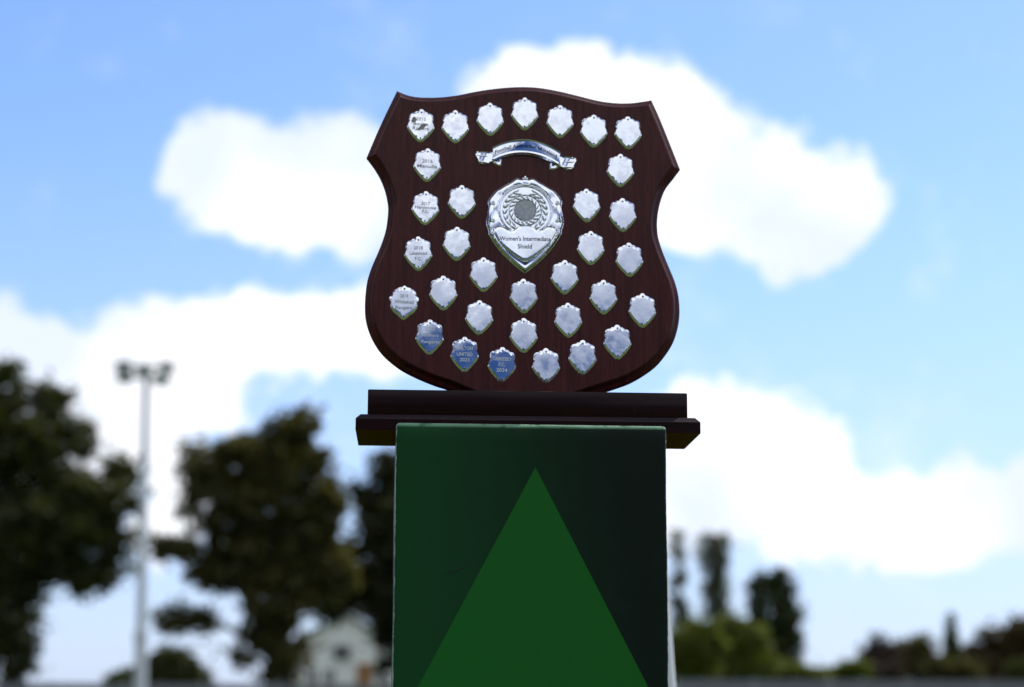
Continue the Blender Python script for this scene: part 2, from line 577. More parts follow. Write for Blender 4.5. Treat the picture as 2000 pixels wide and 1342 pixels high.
# dark scuff on the print
sc = catmull([on_plinth(*p) for p in ((866, 1121), (880, 1118), (900, 1110), (918, 1099))], .002)
vs, fs = [], []
for i, p in enumerate(sc):
    w = 0.0011 * math.sin(math.pi * (i + .4) / len(sc)) * (.6 + .4 * random.random())
    vs += [(p[0], -.0007, p[1] + w), (p[0], -.0007, p[1] - w)]
    if i:
        fs.append((2 * i - 2, 2 * i - 1, 2 * i + 1, 2 * i))
obj('scuff_mark', mesh('scuff_mark', vs, fs, flat=True), mat('scuff', (0.006, 0.02, 0.010), 0.8)[0], plinth)

# ------------------------------------------------------------------ wooden stand
st_mw = Matrix.Translation((0.0218, 2.5094, TOP + .0004)) @ Matrix.Rotation(0.0509, 4, 'Z')
stand = empty('trophy_stand', st_mw, 'dark mahogany slotted stand with wide chamfered base lying across the plinth top', 'stand')
SW, SD, SH, CH = 0.22, 0.1495, 0.0213, 0.006
prof = [(0.0, 0.0), (0.0, SH - CH), (CH, SH)]       # inset, z
vs, fs, mi = [], [], []
for ins, z in prof:
    vs += [(-SW + ins, ins, z), (SW - ins, ins, z), (SW - ins, SD - ins, z), (-SW + ins, SD - ins, z)]
for r_ in range(2):
    for k in range(4):
        fs.append((r_ * 4 + k, r_ * 4 + (k + 1) % 4, r_ * 4 + 4 + (k + 1) % 4, r_ * 4 + 4 + k))
fs.append((8, 9, 10, 11))
fs.append((3, 2, 1, 0))
me = mesh('stand_base', vs, fs, 20)
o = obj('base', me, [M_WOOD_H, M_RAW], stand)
me.polygons[len(fs) - 1].material_index = 1
bv = o.modifiers.new('bevel', 'BEVEL')
bv.width, bv.segments, bv.limit_method = 0.0009, 2, 'ANGLE'
q = st_mw.inverted() @ hit(718.5, 760, st_mw @ Vector((0, .016, 0)), st_mw.to_3x3() @ Vector((0, 1, 0)))
RAIL_TOP, RAIL_X = q.z, abs(q.x)
q2 = st_mw.inverted() @ hit(1342.5, 770, st_mw @ Vector((0, .016, 0)), st_mw.to_3x3() @ Vector((0, 1, 0)))
RX1 = q2.x
F_Y0, F_Y1 = 0.016, 0.048
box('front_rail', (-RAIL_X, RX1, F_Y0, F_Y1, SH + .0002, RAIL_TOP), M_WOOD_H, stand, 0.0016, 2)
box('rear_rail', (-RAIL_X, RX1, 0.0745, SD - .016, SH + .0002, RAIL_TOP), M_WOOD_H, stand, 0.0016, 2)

# ------------------------------------------------------------------ the award shield
S_YAW, S_TILT, S_ROLL = 0.0785, R(5), 0.0087
X_ = Vector((math.cos(S_YAW), math.sin(S_YAW), 0))
B_ = Vector((-math.sin(S_YAW), math.cos(S_YAW), 0))
V_ = Vector((0, 0, 1)) * math.cos(S_TILT) + B_ * math.sin(S_TILT)
Nn = X_.cross(V_)
c_, s_ = math.cos(S_ROLL), math.sin(S_ROLL)
U, V = X_ * c_ - V_ * s_, V_ * c_ + X_ * s_
P0 = st_mw @ Vector((-.006, F_Y1 + 0.004, SH + 0.0012))       # foot of the front face, in the slot
sh_mw = Matrix(((U.x, V.x, Nn.x, P0.x), (U.y, V.y, Nn.y, P0.y), (U.z, V.z, Nn.z, P0.z), (0, 0, 0, 1)))
sh_inv = sh_mw.inverted()
shield = empty('award_shield', sh_mw, 'dark mahogany heraldic award shield set with rows of small silver plates', 'award shield')


def uv(px, py, w=0.0):
    """photo pixel -> point of the shield's own plane, w metres in front of its face"""
    q = sh_inv @ hit(px, py, P0 + Nn * w, Nn)
    return np.array((q.x, q.y))


DEPTH = 0.0115
seg_top = [(775.4, 177.4), (797, 186), (821, 190), (857, 190), (893, 186), (928, 179), (964, 173.5), (1000, 170.3), (1030, 169.9), (1056, 171.8), (1091, 178), (1127, 186.5), (1163, 195.5), (1187, 199.7), (1211, 201.6), (1235, 201), (1258, 198), (1272.5, 195.5)]
seg_r1 = [(1272.5, 195.5), (1289, 232), (1309.5, 283), (1328.4, 331)]
seg_r2 = [(1328.4, 331), (1315.7, 348), (1301, 367), (1292, 388), (1286, 412), (1283.7, 436), (1284.6, 455), (1287.5, 470), (1295.5, 494), (1306.5, 521), (1317.6, 548), (1324.5, 573), (1327.4, 598), (1327, 622), (1322.5, 647), (1314, 671), (1300, 693.5), (1281, 715.6), (1256, 734), (1229, 749), (1202, 759), (1177, 767), (1140, 779), (1100, 793), (1064, 808), (1040, 827), (1008, 827), (984, 808), (948, 792), (908, 775), (874.5, 761), (850, 753), (818, 740), (788, 725), (764, 708), (744, 688.6), (729, 666), (719.5, 644), (714, 622), (712.6, 598), (714, 573), (718, 546), (727, 519), (736.7, 496.7), (746.6, 472), (754, 447), (757.8, 417), (757.5, 398), (752, 372), (742.5, 348), (730.5, 327.6), (715.8, 308)]
seg_l = [(715.8, 308), (743.6, 243.5), (775.4, 177.4)]
loop, hard = [], []
for seg in (seg_top, seg_r1, seg_r2, seg_l):
    P = catmull([uv(*p, -DEPTH) for p in seg], 0.0032)
    hard.append(len(loop))
    loop += P[:-1]
loop = np.array(loop)[::-1]                      # counter-clockwise
vfloor = 0.0006
loop[:, 1] = np.maximum(loop[:, 1], vfloor)


def offset(lp, d):
    a, b = np.roll(lp, 1, 0), np.roll(lp, -1, 0)
    e1, e2 = lp - a, b - lp
    n1 = np.stack([-e1[:, 1], e1[:, 0]], 1) / np.maximum(np.linalg.norm(e1, axis=1), 1e-9)[:, None]
    n2 = np.stack([-e2[:, 1], e2[:, 0]], 1) / np.maximum(np.linalg.norm(e2, axis=1), 1e-9)[:, None]
    m = n1 + n2
    m /= np.maximum((m * m).sum(1), .55)[:, None] / 2
    o = lp + m * d
    seg = np.linalg.norm(b - lp, axis=1)
    for ci in CORNERS:                            # clean mitres at the four sharp corners
        n_ = len(lp)
        t1, t2 = lp[(ci - 3) % n_] - lp[ci], lp[(ci + 3) % n_] - lp[ci]
        t1, t2 = t1 / np.linalg.norm(t1), t2 / np.linalg.norm(t2)
        ha = math.acos(float(np.clip(t1 @ t2, -1, 1))) / 2
        bis = (t1 + t2) / np.linalg.norm(t1 + t2)
        M, reach = lp[ci] + bis * d / math.sin(ha), d / math.tan(ha) * 1.04
        o[ci] = M
        for sg in (-1, 1):
            k, acc_ = ci, 0.0
            while True:
                acc_ += seg[k % n_] if sg == 1 else seg[(k - 1) % n_]
                k += sg
                if acc_ > reach:
                    break
                o[k % n_] = M
    return o


keep = [0]
for i in range(1, len(loop)):
    if np.linalg.norm(loop[i] - loop[keep[-1]]) > 0.0008:
        keep.append(i)
loop = loop[keep]
CORNERS = [int(np.argmin(np.linalg.norm(loop - uv(*p, -DEPTH), axis=1))) for p in (seg_top[0], seg_r1[0], seg_r2[0], seg_l[0])]
PROFILE = [(0.0025, -0.0185), (0.0006, -0.0178), (0.0, -0.0165), (0.0, -0.0128), (0.0004, -0.0112), (0.0014, -0.0098), (0.0030, -0.0088), (0.0052, -0.0079), (0.0072, -0.0064),
           (0.0086, -0.0045), (0.0094, -0.0024), (0.0097, -0.0013), (0.0104, -0.0011), (0.0107, -0.0003), (0.0111, 0.0)]
vs, fs, n = [], [], len(loop)
for ins, z in PROFILE:
    vs += [(p[0], p[1], z) for p in offset(loop, ins)]
for r_ in range(len(PROFILE) - 1):
    for k in range(n):
        fs.append((r_ * n + k, r_ * n + (k + 1) % n, (r_ + 1) * n + (k + 1) % n, (r_ + 1) * n + k))
for ring_, flip in ((len(PROFILE) - 1, False), (0, True)):
    cap = delaunay_2d_cdt([Vector(vs[ring_ * n + k][:2]) for k in range(n)], [(k, (k + 1) % n) for k in range(n)], [], 1, 1e-9)
    for f in cap[2]:
        if any(not cap[3][i] for i in f):
            continue
        ids = [cap[3][i][0] for i in f]
        a, b_, c0 = (np.array(vs[ring_ * n + i][:2]) for i in ids)
        if (np.cross(b_ - a, c0 - a) > 0) == flip:
            ids = ids[::-1]
        fs.append(tuple(ring_ * n + i for i in ids))
bm = bmesh.new()
bv_ = [bm.verts.new(v_) for v_ in vs]
for f in fs:
    bm.faces.new([bv_[i] for i in f])

me = bpy.data.meshes.new('shield_board')
bm.to_mesh(me)
bm.free()
me.shade_smooth()
me.set_sharp_from_angle(angle=R(24))
obj('board', me, M_WOOD, shield)

# --- small silver plates
MM = 0.0806e-3
half = [(0, 0), (28, 8), (45, 30), (58, 42), (78, 43), (100, 50), (112, 65), (132, 72), (162, 76), (187, 95), (201, 125), (207, 160), (205, 195), (199, 214), (210, 230), (223, 262), (232, 298), (229, 325), (215, 352), (190, 395), (160, 435), (120, 480), (84, 516), (74, 520), (66, 538), (36, 558), (0, 571)]
half_odd = [(0, 0), (18, 15), (40, 29), (80, 36), (108, 48), (122, 65), (150, 73), (180, 98), (196, 130), (201, 165), (216, 182), (240, 203), (240, 238), (224, 262), (223, 300), (221, 340), (206, 385), (176, 430), (140, 465), (100, 488), (78, 515), (40, 545), (0, 572)]
field = [(0, 62), (30, 68), (66, 82), (112, 100), (158, 116), (180, 140), (186, 170), (180, 214), (198, 238), (213, 284), (203, 322), (170, 370), (128, 420), (82, 470), (44, 508), (0, 536)]
field_odd = [(0, 60), (40, 72), (90, 88), (140, 112), (172, 140), (184, 175), (196, 215), (206, 262), (204, 310), (188, 355), (150, 402), (100, 440), (60, 462), (40, 500), (0, 530)]


def sym(h, dens=None):
    h = np.array(h, float)
    p = np.column_stack([h[:, 0], (285.5 - h[:, 1]) * 1.05]) * MM
    o = np.vstack([p, (p * [-1, 1])[1:-1][::-1]])
    return o[::-1]


def smooth_loop(lp, k=2):
    for _ in range(k):
        a, b = lp, np.roll(lp, -1, 0)
        lp = np.stack([a * .75 + b * .25, a * .25 + b * .75], 1).reshape(-1, 2)
    return lp


def make_plate(name, hlf, fld, seed, height=0.0020, lean=0.0):
    r = np.random.default_rng(seed)
    out, inn = smooth_loop(sym(hlf), 1), smooth_loop(sym(fld), 1)
    ph, tx, ty = r.uniform(0, 6, 4), r.uniform(-.004, .004), r.uniform(-.004, .004) + lean

    def hf(P):
        d, ins = pdist(P, inn)
        do, _ = pdist(P, out)
        t = np.where(ins, 0, d / (d + do + 1e-9))
        z = height * (1 - t ** 1.35)
        # beaded border: shallow waves round the rim
        ang = np.arctan2(P[:, 1], P[:, 0])
        z += np.where(ins, 0, .00034 * np.sin(ang * 34 + ph[0]) * np.sin(np.pi * np.clip(t, 0, 1)))
        # gentle doming and handling dents, a little different on every plate
        z += np.where(ins, (.00004) * np.sin(P[:, 0] * 150 + ph[1]) * np.sin(P[:, 1] * 130 + ph[2]) - .42 * (P[:, 0] ** 2 + .5 * P[:, 1] ** 2), -.42 * (P[:, 0] ** 2 + .5 * P[:, 1] ** 2) * (1 - t))
        z += (P[:, 0] * tx + P[:, 1] * ty) * (1 - t)
        return z * np.where(do < 1e-7, 0.05, 1)
    return relief(name, out, hf, 0.0019, [inn], 22)


PLATES = [(822, 244, '2015'), (889.5, 246, ''), (957.5, 231.5, ''), (1025, 221, ''), (1094, 236, ''), (1160, 254.5, ''), (1227, 258, ''),
          (834.5, 321, '2016'), (1212, 331.5, ''), (831, 405, '2017'), (902, 393, ''), (1146, 400, ''), (1216.5, 418.5, ''),
          (817, 494, '2018'), (892, 475, ''), (1154, 483, ''), (1229.5, 506, ''), (789, 590, '2019'), (866, 571, ''), (944.5, 535, ''), (1103, 540, ''), (1179, 579, ''), (1255, 605, ''),
          (1023, 577, ''), (936, 619, ''), (1110, 624, ''), (839, 657, '2022'), (1023, 654, ''), (1206, 667, ''), (907.5, 691, '2023'), (980.5, 711, '2024'), (1066.5, 713, ''), (1138, 697, '')]
TEXT = {'2015': (('2015', 9.1, 13, 4.6), ('Boyne', 2.1, 20, 4.6), ('Rovers', -4.4, 22, 4.6)),
        '2016': (('2016', 5.2, 14, 4.8), ('Manulla', -2.1, 27, 4.8)),
        '2017': (('2017', 5.9, 12, 4.4), ('Hardwicke', 0.4, 28, 4.2), ('F.C.', -5.2, 8, 4.4)),
        '2018': (('2018', 7.7, 12, 4.6), ('Lakewood', 0.2, 23, 4.6), ('F.C.', -7.4, 9, 4.6)),
        '2019': (('2019', 9, 10.5, 4.4), ('Whitehall', 0.8, 25, 4.4), ('Rangers', -6.9, 22, 4.4)),
        '2022': (('2022', 10.9, 13.3, 4.6), ('Terenure', 2.4, 23, 4.4), ('Rangers', -6.5, 21, 4.4)),
        '2023': (('WILTON', 8.2, 21, 4.6), ('UNITED', 0, 20.6, 4.6), ('2023', -7.4, 13, 4.6)),
        '2024': (('CABINTEELY', 7.4, 24.5, 4.6), ('F.C.', 0, 8.5, 4.6), ('2024', -7.6, 14.4, 4.6))}
PLATE_MESHES = [make_plate('name_plate', half, field, s) for s in range(9)]
FLAT = make_plate('name_plate_engraved', half, field, 100, lean=0.012)
ODD = make_plate('name_plate_round', half_odd, field_odd, 101)
# domed pin
vs, fs = [(0, 0, .0009)], []
for r_, z in ((.0008, .00075), (.0013, .0003), (.0015, -.0008)):
    vs += [(r_ * math.cos(k * math.pi / 4), r_ * math.sin(k * math.pi / 4), z) for k in range(8)]
for k in range(8):
    fs.append((0, 1 + k, 1 + (k + 1) % 8))
    for r_ in range(2):
        fs.append((1 + r_ * 8 + k, 9 + r_ * 8 + k, 9 + r_ * 8 + (k + 1) % 8, 1 + r_ * 8 + (k + 1) % 8))
PIN = mesh('pin', vs, fs, 60)
PIN.materials.append(M_PIN)
for m_ in PLATE_MESHES:
    m_.materials.append(M_SILVER)
FLAT.materials.append(M_SILVER_NEW)
ODD.materials.append(M_SILVER)
OLD_ENGRAVED = make_plate('name_plate_engraved', half, field, 102)
OLD_ENGRAVED.materials.append(M_SILVER)


def surf_z(me_, x, y):
    best, z = 1e9, 0.002
    for v_ in me_.vertices:
        d = (v_.co.x - x) ** 2 + (v_.co.y - y) ** 2
        if d < best:
            best, z = d, v_.co.z
    return z


i_free = 0
for px, py, key in PLATES:
    if key == '2019':
        me_ = ODD
    elif key in ('2022', '2023', '2024'):
        me_ = FLAT
    elif key:
        me_ = OLD_ENGRAVED
    else:
        me_ = PLATE_MESHES[i_free % 9]
        i_free += 1
    p = uv(px, py + 1.0, .0015)
    mw = Matrix.Translation((p[0], p[1], 0.0001)) @ Matrix.Rotation(R(random.uniform(-1.6, 1.6)), 4, 'Z') @ Matrix.Rotation(R(random.uniform(-.3, .3)), 4, 'X') @ Matrix.Rotation(R(random.uniform(-.5, .5)), 4, 'Y')
    o = obj('name_plate', me_, None, shield, mw)
    if key == '2019':
        o['label'] = 'rounder dull silver plate with small side ears'
    for py_ in (0.0187, -0.0187):
        obj('pin', PIN, None, o, Matrix.Translation((random.uniform(-.0003, .0003), py_, surf_z(me_, 0, py_) + .0001)))
    if key:
        for k, (body_, y_, w_, h_) in enumerate(TEXT[key]):
            zt = 0.00032

            def drape(co, y_=y_, me_=me_):
                co = co.copy()
                co[:, 1] += y_ * 1e-3
                P = np.array([v_.co[:] for v_ in me_.vertices])
                D = ((co[:, None, :2] - P[None, :, :2]) ** 2).sum(2)
                idx = np.argsort(D, 1)[:, :3]
                w = 1 / (np.take_along_axis(D, idx, 1) + 1e-10)
                co[:, 2] = (P[:, 2][idx] * w).sum(1) / w.sum(1) + zt * .5
                return co
            t_ = obj('engraving', text_mesh('engraving', body_, w_ * 1e-3, h_ * 1e-3, drape), M_ENGRAVE_NEW if key in ('2022', '2023', '2024') else M_ENGRAVE, o)
    if key == '2015':
        # brown tarnish rubbed across the oldest plate
        for pts in (((-.0135, .006), (-.011, .0115), (-.0075, .0120), (-.0055, .0085), (-.007, .0045), (-.012, .0025)),
                    ((-.0085, -.0085), (-.005, -.0065), (-.001, -.001), (.0035, .003), (.0085, .002), (.006, -.002), (.002, -.0065), (-.004, -.0075))):
            lp = smooth_loop(np.array(pts)[::-1] if np.cross(np.array(pts[1]) - pts[0], np.array(pts[2]) - pts[0]) < 0 else np.array(pts), 2)
            lp = lp + rng.normal(0, .00025, lp.shape)
            obj('tarnish_stain', relief('tarnish_stain', lp, lambda P: np.full(len(P), surf_z(me_, 0, 0) + .00007) - .42 * (P[:, 0] ** 2 + .5 * P[:, 1] ** 2), .002), M_TARNISH, o)

# --- centre badge
BX, BY = 1025.5, 437.0


def bpt(dx, dy):
    return uv(BX + dx, BY - dy, .002)


b_half = [(0, 92), (4, 90.5), (7, 87.5), (12, 89.5), (17, 89.5), (24, 85.5), (28, 82), (38, 77), (50, 69.5), (57, 66), (66, 56), (72, 47), (73, 41), (70.5, 35), (72, 26), (75, 12), (76.3, 3), (74.5, -6), (71.5, -12), (72, -18), (67.6, -27), (55, -46), (39, -64), (21.5, -80), (9, -90), (0, -96.5)]
b_out = np.array([bpt(*p) for p in b_half] + [bpt(-x, y) for x, y in b_half[1:-1][::-1]])[::-1]
b_out = smooth_loop(b_out, 1)
pan_half = [(0, -3.5), (9, -4), (14, -5.5), (20, -11), (26, -14.5), (33, -13), (41, -7.5), (50, -5), (57, -7.5), (63, -14), (61, -22), (54, -35), (45, -45), (34, -54), (20, -65), (0, -77)]
pan = np.array([bpt(*p) for p in pan_half] + [bpt(-x, y) for x, y in pan_half[1:-1][::-1]])[::-1]
pan = smooth_loop(pan, 1)
dc = bpt(0.6, 26.6)
PX = np.linalg.norm(bpt(10, 0) - bpt(0, 0)) / 10       # metres per photo pixel on the shield


def badge_h(P):
    d, _ = pdist(P, b_out)
    dp, inp = pdist(P, pan)
    r = np.linalg.norm(P - dc, axis=1)
    z = .0042 * ss(d, 0, 5.5 * PX)
    above = P[:, 1] > bpt(0, -14)[1]
    rec = ss(-r, -54.5 * PX, -51 * PX)
    z = np.where(above & ~inp, z * (1 - rec) + .0008 * rec, z)
    rim = np.clip(d / (19 * PX), 0, 1)
    low = ~above & ~inp
    # rolled rim, then a wide border that falls gently from the panel towards it
    border = .0046 - .00075 * np.clip(dp / (7 * PX), 0, 1.3)
    k = ss(d, 9.0 * PX, 10.5 * PX)
    z = np.where(low, z * (1 - k) + border * k, z)
    z = np.where(inp, .0012, z)
    ang = np.arctan2(P[:, 1] - dc[1], P[:, 0] - dc[0])
    z += np.where(above & (r > 55 * PX), .00012 * np.sin(ang * 11) * ss(d, 0, 6 * PX), 0)
    return np.where(d < 1e-7, 0, z)


circ = [dc + np.array((math.cos(t), math.sin(t))) * 52 * PX for t in np.linspace(R(-38), R(218), 50)]
badge = obj('centre_badge', relief('centre_badge', b_out, badge_h, .0011, [], 30), M_SILVER_BADGE, shield)
badge['label'] = 'large embossed silver badge with laurel wreath at the centre'


def panel_h(P):
    d, _ = pdist(P, pan)
    return .0030 + .0018 * ss(d, 0, 3.2 * PX) - .25 * ((P[:, 0] - dc[0]) ** 2)


obj('inscription_panel', relief('inscription_panel', np.asarray(pan), panel_h, .0016, [], 30), M_SILVER_BADGE, badge)
panw = bpt(0, -30)
for body_, (cx_, cy_), w_, h_ in (("Women's Intermediate", (0.0, -30.5), 99.5, 8.8), ('Shield', (-0.8, -45.5), 27.5, 8.8)):
    c0 = bpt(cx_, cy_)
    ang = math.atan2(*(bpt(cx_ + 40, cy_ - .6) - c0)[::-1])
    me_ = text_mesh('lettering', body_, w_ * PX, h_ * PX)
    co = np.zeros(len(me_.vertices) * 3)
    me_.vertices.foreach_get('co', co)
    co = co.reshape(-1, 3)
    ca, sa = math.cos(ang), math.sin(ang)
    co = np.column_stack([c0[0] + co[:, 0] * ca - co[:, 1] * sa, c0[1] + co[:, 0] * sa + co[:, 1] * ca, co[:, 2]])
    co[:, 2] = .0049 - .25 * (co[:, 0] - dc[0]) ** 2 + .0001
    me_.vertices.foreach_set('co', co.ravel())
    me_.update()
    obj('lettering', me_, M_BLACKLET, badge)


def torus(r0, r1, z0, h, n=64, m=8):
    vs, fs = [], []
    for i in range(n):
        t = 2 * math.pi * i / n
        for k in range(m):
            a = 2 * math.pi * k / m
            rr = (r0 + r1) / 2 + (r1 - r0) / 2 * math.cos(a)
            vs.append((rr * math.cos(t), rr * math.sin(t), z0 + h * math.sin(a)))
    for i in range(n):
        for k in range(m):
            fs.append((i * m + k, ((i + 1) % n) * m + k, ((i + 1) % n) * m + (k + 1) % m, i * m + (k + 1) % m))
    return vs, fs


dmw = Matrix.Translation((dc[0], dc[1], 0))
for r0, r1 in ((20.6, 22.8), (30.2, 32.4), (48.6, 50.0)):
    vs, fs = torus(r0 * PX, r1 * PX, .0018, .0014)
    if r0 > 45:                                   # the outer wreath ring stops at the inscription panel
        yb = bpt(0, -12)[1] - dc[1]
        fs = [f for f in fs if all(vs[i][1] > yb for i in f)]
    obj('ring', mesh('ring', vs, fs, 60), M_SILVER_BADGE, badge, dmw)


def ellipsoid(a, b_, c, nu=10, nv=6, point=0.0):
    vs, fs = [(a, 0, 0)], []
    for i in range(1, nu):
        t = math.pi * i / nu
        x, r_ = math.cos(t), math.sin(t) ** (1 + point)
        vs += [(a * x, b_ * r_ * math.cos(2 * math.pi * k / nv), c * r_ * math.sin(2 * math.pi * k / nv)) for k in range(nv)]
    vs.append((-a, 0, 0))
    for k in range(nv):
        fs.append((0, 1 + k, 1 + (k + 1) % nv))
        for i in range(nu - 2):
            fs.append((1 + i * nv + k, 1 + (i + 1) * nv + k, 1 + (i + 1) * nv + (k + 1) % nv, 1 + i * nv + (k + 1) % nv))
        l = 1 + (nu - 2) * nv
        fs.append((l + k, len(vs) - 1, l + (k + 1) % nv))
    return vs, fs


# twisted rope ring round the disc
vs, fs = [], []
for i in range(18):
    t = 2 * math.pi * i / 18
    ev, ef = ellipsoid(5.4 * PX, 1.7 * PX, .0021, 8, 6)
    mt = Matrix.Translation((26.5 * PX * math.cos(t), 26.5 * PX * math.sin(t), .0022)) @ Matrix.Rotation(t + R(52), 4, 'Z')
    b0 = len(vs)
    vs += [mt @ Vector(v_) for v_ in ev]
    fs += [tuple(b0 + j for j in f) for f in ef]
obj('rope_ring', mesh('rope_ring', vs, fs, 70), M_SILVER_BADGE, badge, dmw)
# centre disc
vs = [(0, 0, .0028)] + [(20.4 * PX * math.cos(R(k * 7.5)), 20.4 * PX * math.sin(R(k * 7.5)), .0026) for k in range(48)]
obj('centre_disc', mesh('centre_disc', vs, [(0, 1 + k, 1 + (k + 1) % 48) for k in range(48)], 60), M_DISC, badge, dmw)
# laurel leaves
ev, ef = ellipsoid(8.6 * PX, 2.4 * PX, .0024, 9, 6, .25)
LEAF = mesh('leaf', ev, ef, 75)
LEAF.materials.append(M_SILVER_BADGE)
for side in (-1, 1):
    for i in range(8):
        a = 114 + i * 17.0
        for r_, tw in ((36.6, -26), (42.6, 2)):
            aa = a + (3 if r_ > 40 else 0) + (4 if r_ > 45 else 0)
            x, y = r_ * math.cos(R(aa)), r_ * math.sin(R(aa))
            p = dc + np.array((x * -side, y)) * PX if side == 1 else dc + np.array((x, y)) * PX
            if pdist([p], pan)[1][0] or p[1] < bpt(0, -14)[1]:
                continue
            dirn = aa - 90 + tw
            dirn = dirn if side == -1 else 180 - dirn
            obj('leaf', LEAF, None, badge, Matrix.Translation((p[0], p[1], .0014 + .0002 * random.random())) @ Matrix.Rotation(R(dirn + random.uniform(-4, 4)), 4, 'Z'))
# side scrolls and their knobs, the crest on top and the two gussets under the scrolls
for side in (-1, 1):
    c0 = bpt(side * 66.5, 20)
    ev, ef = ellipsoid(21 * PX, 5.2 * PX, .0022, 12, 8, .1)
    obj('scroll', mesh('scroll', ev, ef, 70), M_SILVER_BADGE, badge, Matrix.Translation((c0[0], c0[1], .0042)) @ Matrix.Rotation(R(90 + side * 6), 4, 'Z'))
    c0 = bpt(side * 69.5, 20)
    ev, ef = ellipsoid(12 * PX, 1.6 * PX, .0012, 10, 6)
    obj('scroll_rib', mesh('scroll_rib', ev, ef, 70), M_SILVER_BADGE, badge, Matrix.Translation((c0[0], c0[1], .0058)) @ Matrix.Rotation(R(90 + side * 5), 4, 'Z'))
    for (dx, dy, rr) in ((62.5, 5, 4.0), (63, 39, 4.6), (64, -19, 3.2)):
        c0 = bpt(side * dx, dy)
        ev, ef = torus(rr * .45 * PX, rr * PX, 0, .0011, 18, 6)
        obj('curl', mesh('curl', ev, ef, 70), M_SILVER_BADGE, badge, Matrix.Translation((c0[0], c0[1], .0052)))
        ev, ef = ellipsoid(rr * .42 * PX, rr * .42 * PX, .0012, 8, 8)
        obj('knob', mesh('knob', ev, ef, 70), M_SILVER_BADGE, badge, Matrix.Translation((c0[0], c0[1], .0054)))
for dx, dy, l, w in ((0, 88.5, 5, 2.6), (-3.5, 86.5, 3.4, 1.7), (3.5, 86.5, 3.4, 1.7)):
    c0 = bpt(dx, dy)
    ev, ef = ellipsoid(l * PX, w * PX, .0016, 8, 6)
    obj('crest_bud', mesh('crest_bud', ev, ef, 70), M_SILVER_BADGE, badge, Matrix.Translation((c0[0], c0[1], .0038)) @ Matrix.Rotation(R(90 - dx * 9), 4, 'Z'))

# --- ribbon banner
Z7 = lambda x, y: uv(920 + x / 9.09, 260 + y / 9.09, .002)


def quad3(p0, p1, p2):
    """parabola through three points at t = 0, tm, 1"""
    p0, p1, p2 = map(np.asarray, (p0, p1, p2))
    tm = (p1[0] - p0[0]) / (p2[0] - p0[0])
    c = (p1 - p0 * (1 - tm) ** 2 - p2 * tm ** 2) / (2 * tm * (1 - tm))
    return lambda t: p0 * (1 - t) ** 2 + c * 2 * t * (1 - t) + p2 * t * t


top_c, bot_c = quad3(Z7(366, 243), Z7(930, 104), Z7(1606, 332)), quad3(Z7(378, 508), Z7(925, 384), Z7(1566, 596))


def band_z(s, t):
    """s along the band, t across it (0 bottom, 1 top): bowed forward with rolled edges"""
    s, t = np.asarray(s, float), np.asarray(t, float)
    z = .0034 + .0012 * np.sin(np.pi * s) - .0007 * (2 * s - 1) ** 4
    z = z + .0005 * np.sin(np.pi * t) + .0024 * t * np.exp(-((s - .52) / .19) ** 2)
    edge = ss(np.minimum(t, 1 - t), 0.0, .10)
    return z * (0.35 + .65 * edge) + .0006 * np.exp(-((np.minimum(t, 1 - t) - .10) / .05) ** 2)


vs, fs, ns, ntt = [], [], 60, 20
for i in range(ns + 1):
    s = i / ns
    a, b_ = bot_c(s), top_c(s)
    for k in range(ntt + 1):
        t = k / ntt
        p = a + (b_ - a) * t
        vs.append((p[0], p[1], float(band_z(s, t)) * (1 if 0 < i < ns else .3)))
for i in range(ns):
    for k in range(ntt):
        q_ = i * (ntt + 1) + k
        fs.append((q_, q_ + ntt + 1, q_ + ntt + 2, q_ + 1))
banner = obj('ribbon_banner', mesh('ribbon_banner', vs, fs, 45), M_SILVER_BADGE, shield)
banner['label'] = 'arched silver ribbon banner lettered in black'
LEN = 0.5 * (np.linalg.norm(top_c(1) - top_c(0)) + np.linalg.norm(bot_c(1) - bot_c(0))) * 1.06


def bend(co):
    o = np.zeros_like(co)
    for i, (x, y, z) in enumerate(co):
        s = 0.5 + x / LEN - .004
        a, b_ = bot_c(s), top_c(s)
        t = 0.505 + y / np.linalg.norm(b_ - a)
        p = a + (b_ - a) * t
        o[i] = (p[0], p[1], float(band_z(s, t)) + .00015)
    return o


obj('lettering', text_mesh('lettering', 'Football Association of Ireland', LEN * .905, 7.2 * PX, bend, bold=0.022), M_BLACKLET, banner)


def tail_h(loop_, lift, wave):
    def f(P):
        d, _ = pdist(P, loop_)
        z = lift * ss(d, 0, 1.8 * PX) + .0004 * np.exp(-((d - 2.4 * PX) / (.9 * PX)) ** 2)
        return z + wave * np.sin((P[:, 0] - P[:, 1] * .4) * 330) * ss(d, 0, 3 * PX)
    return f


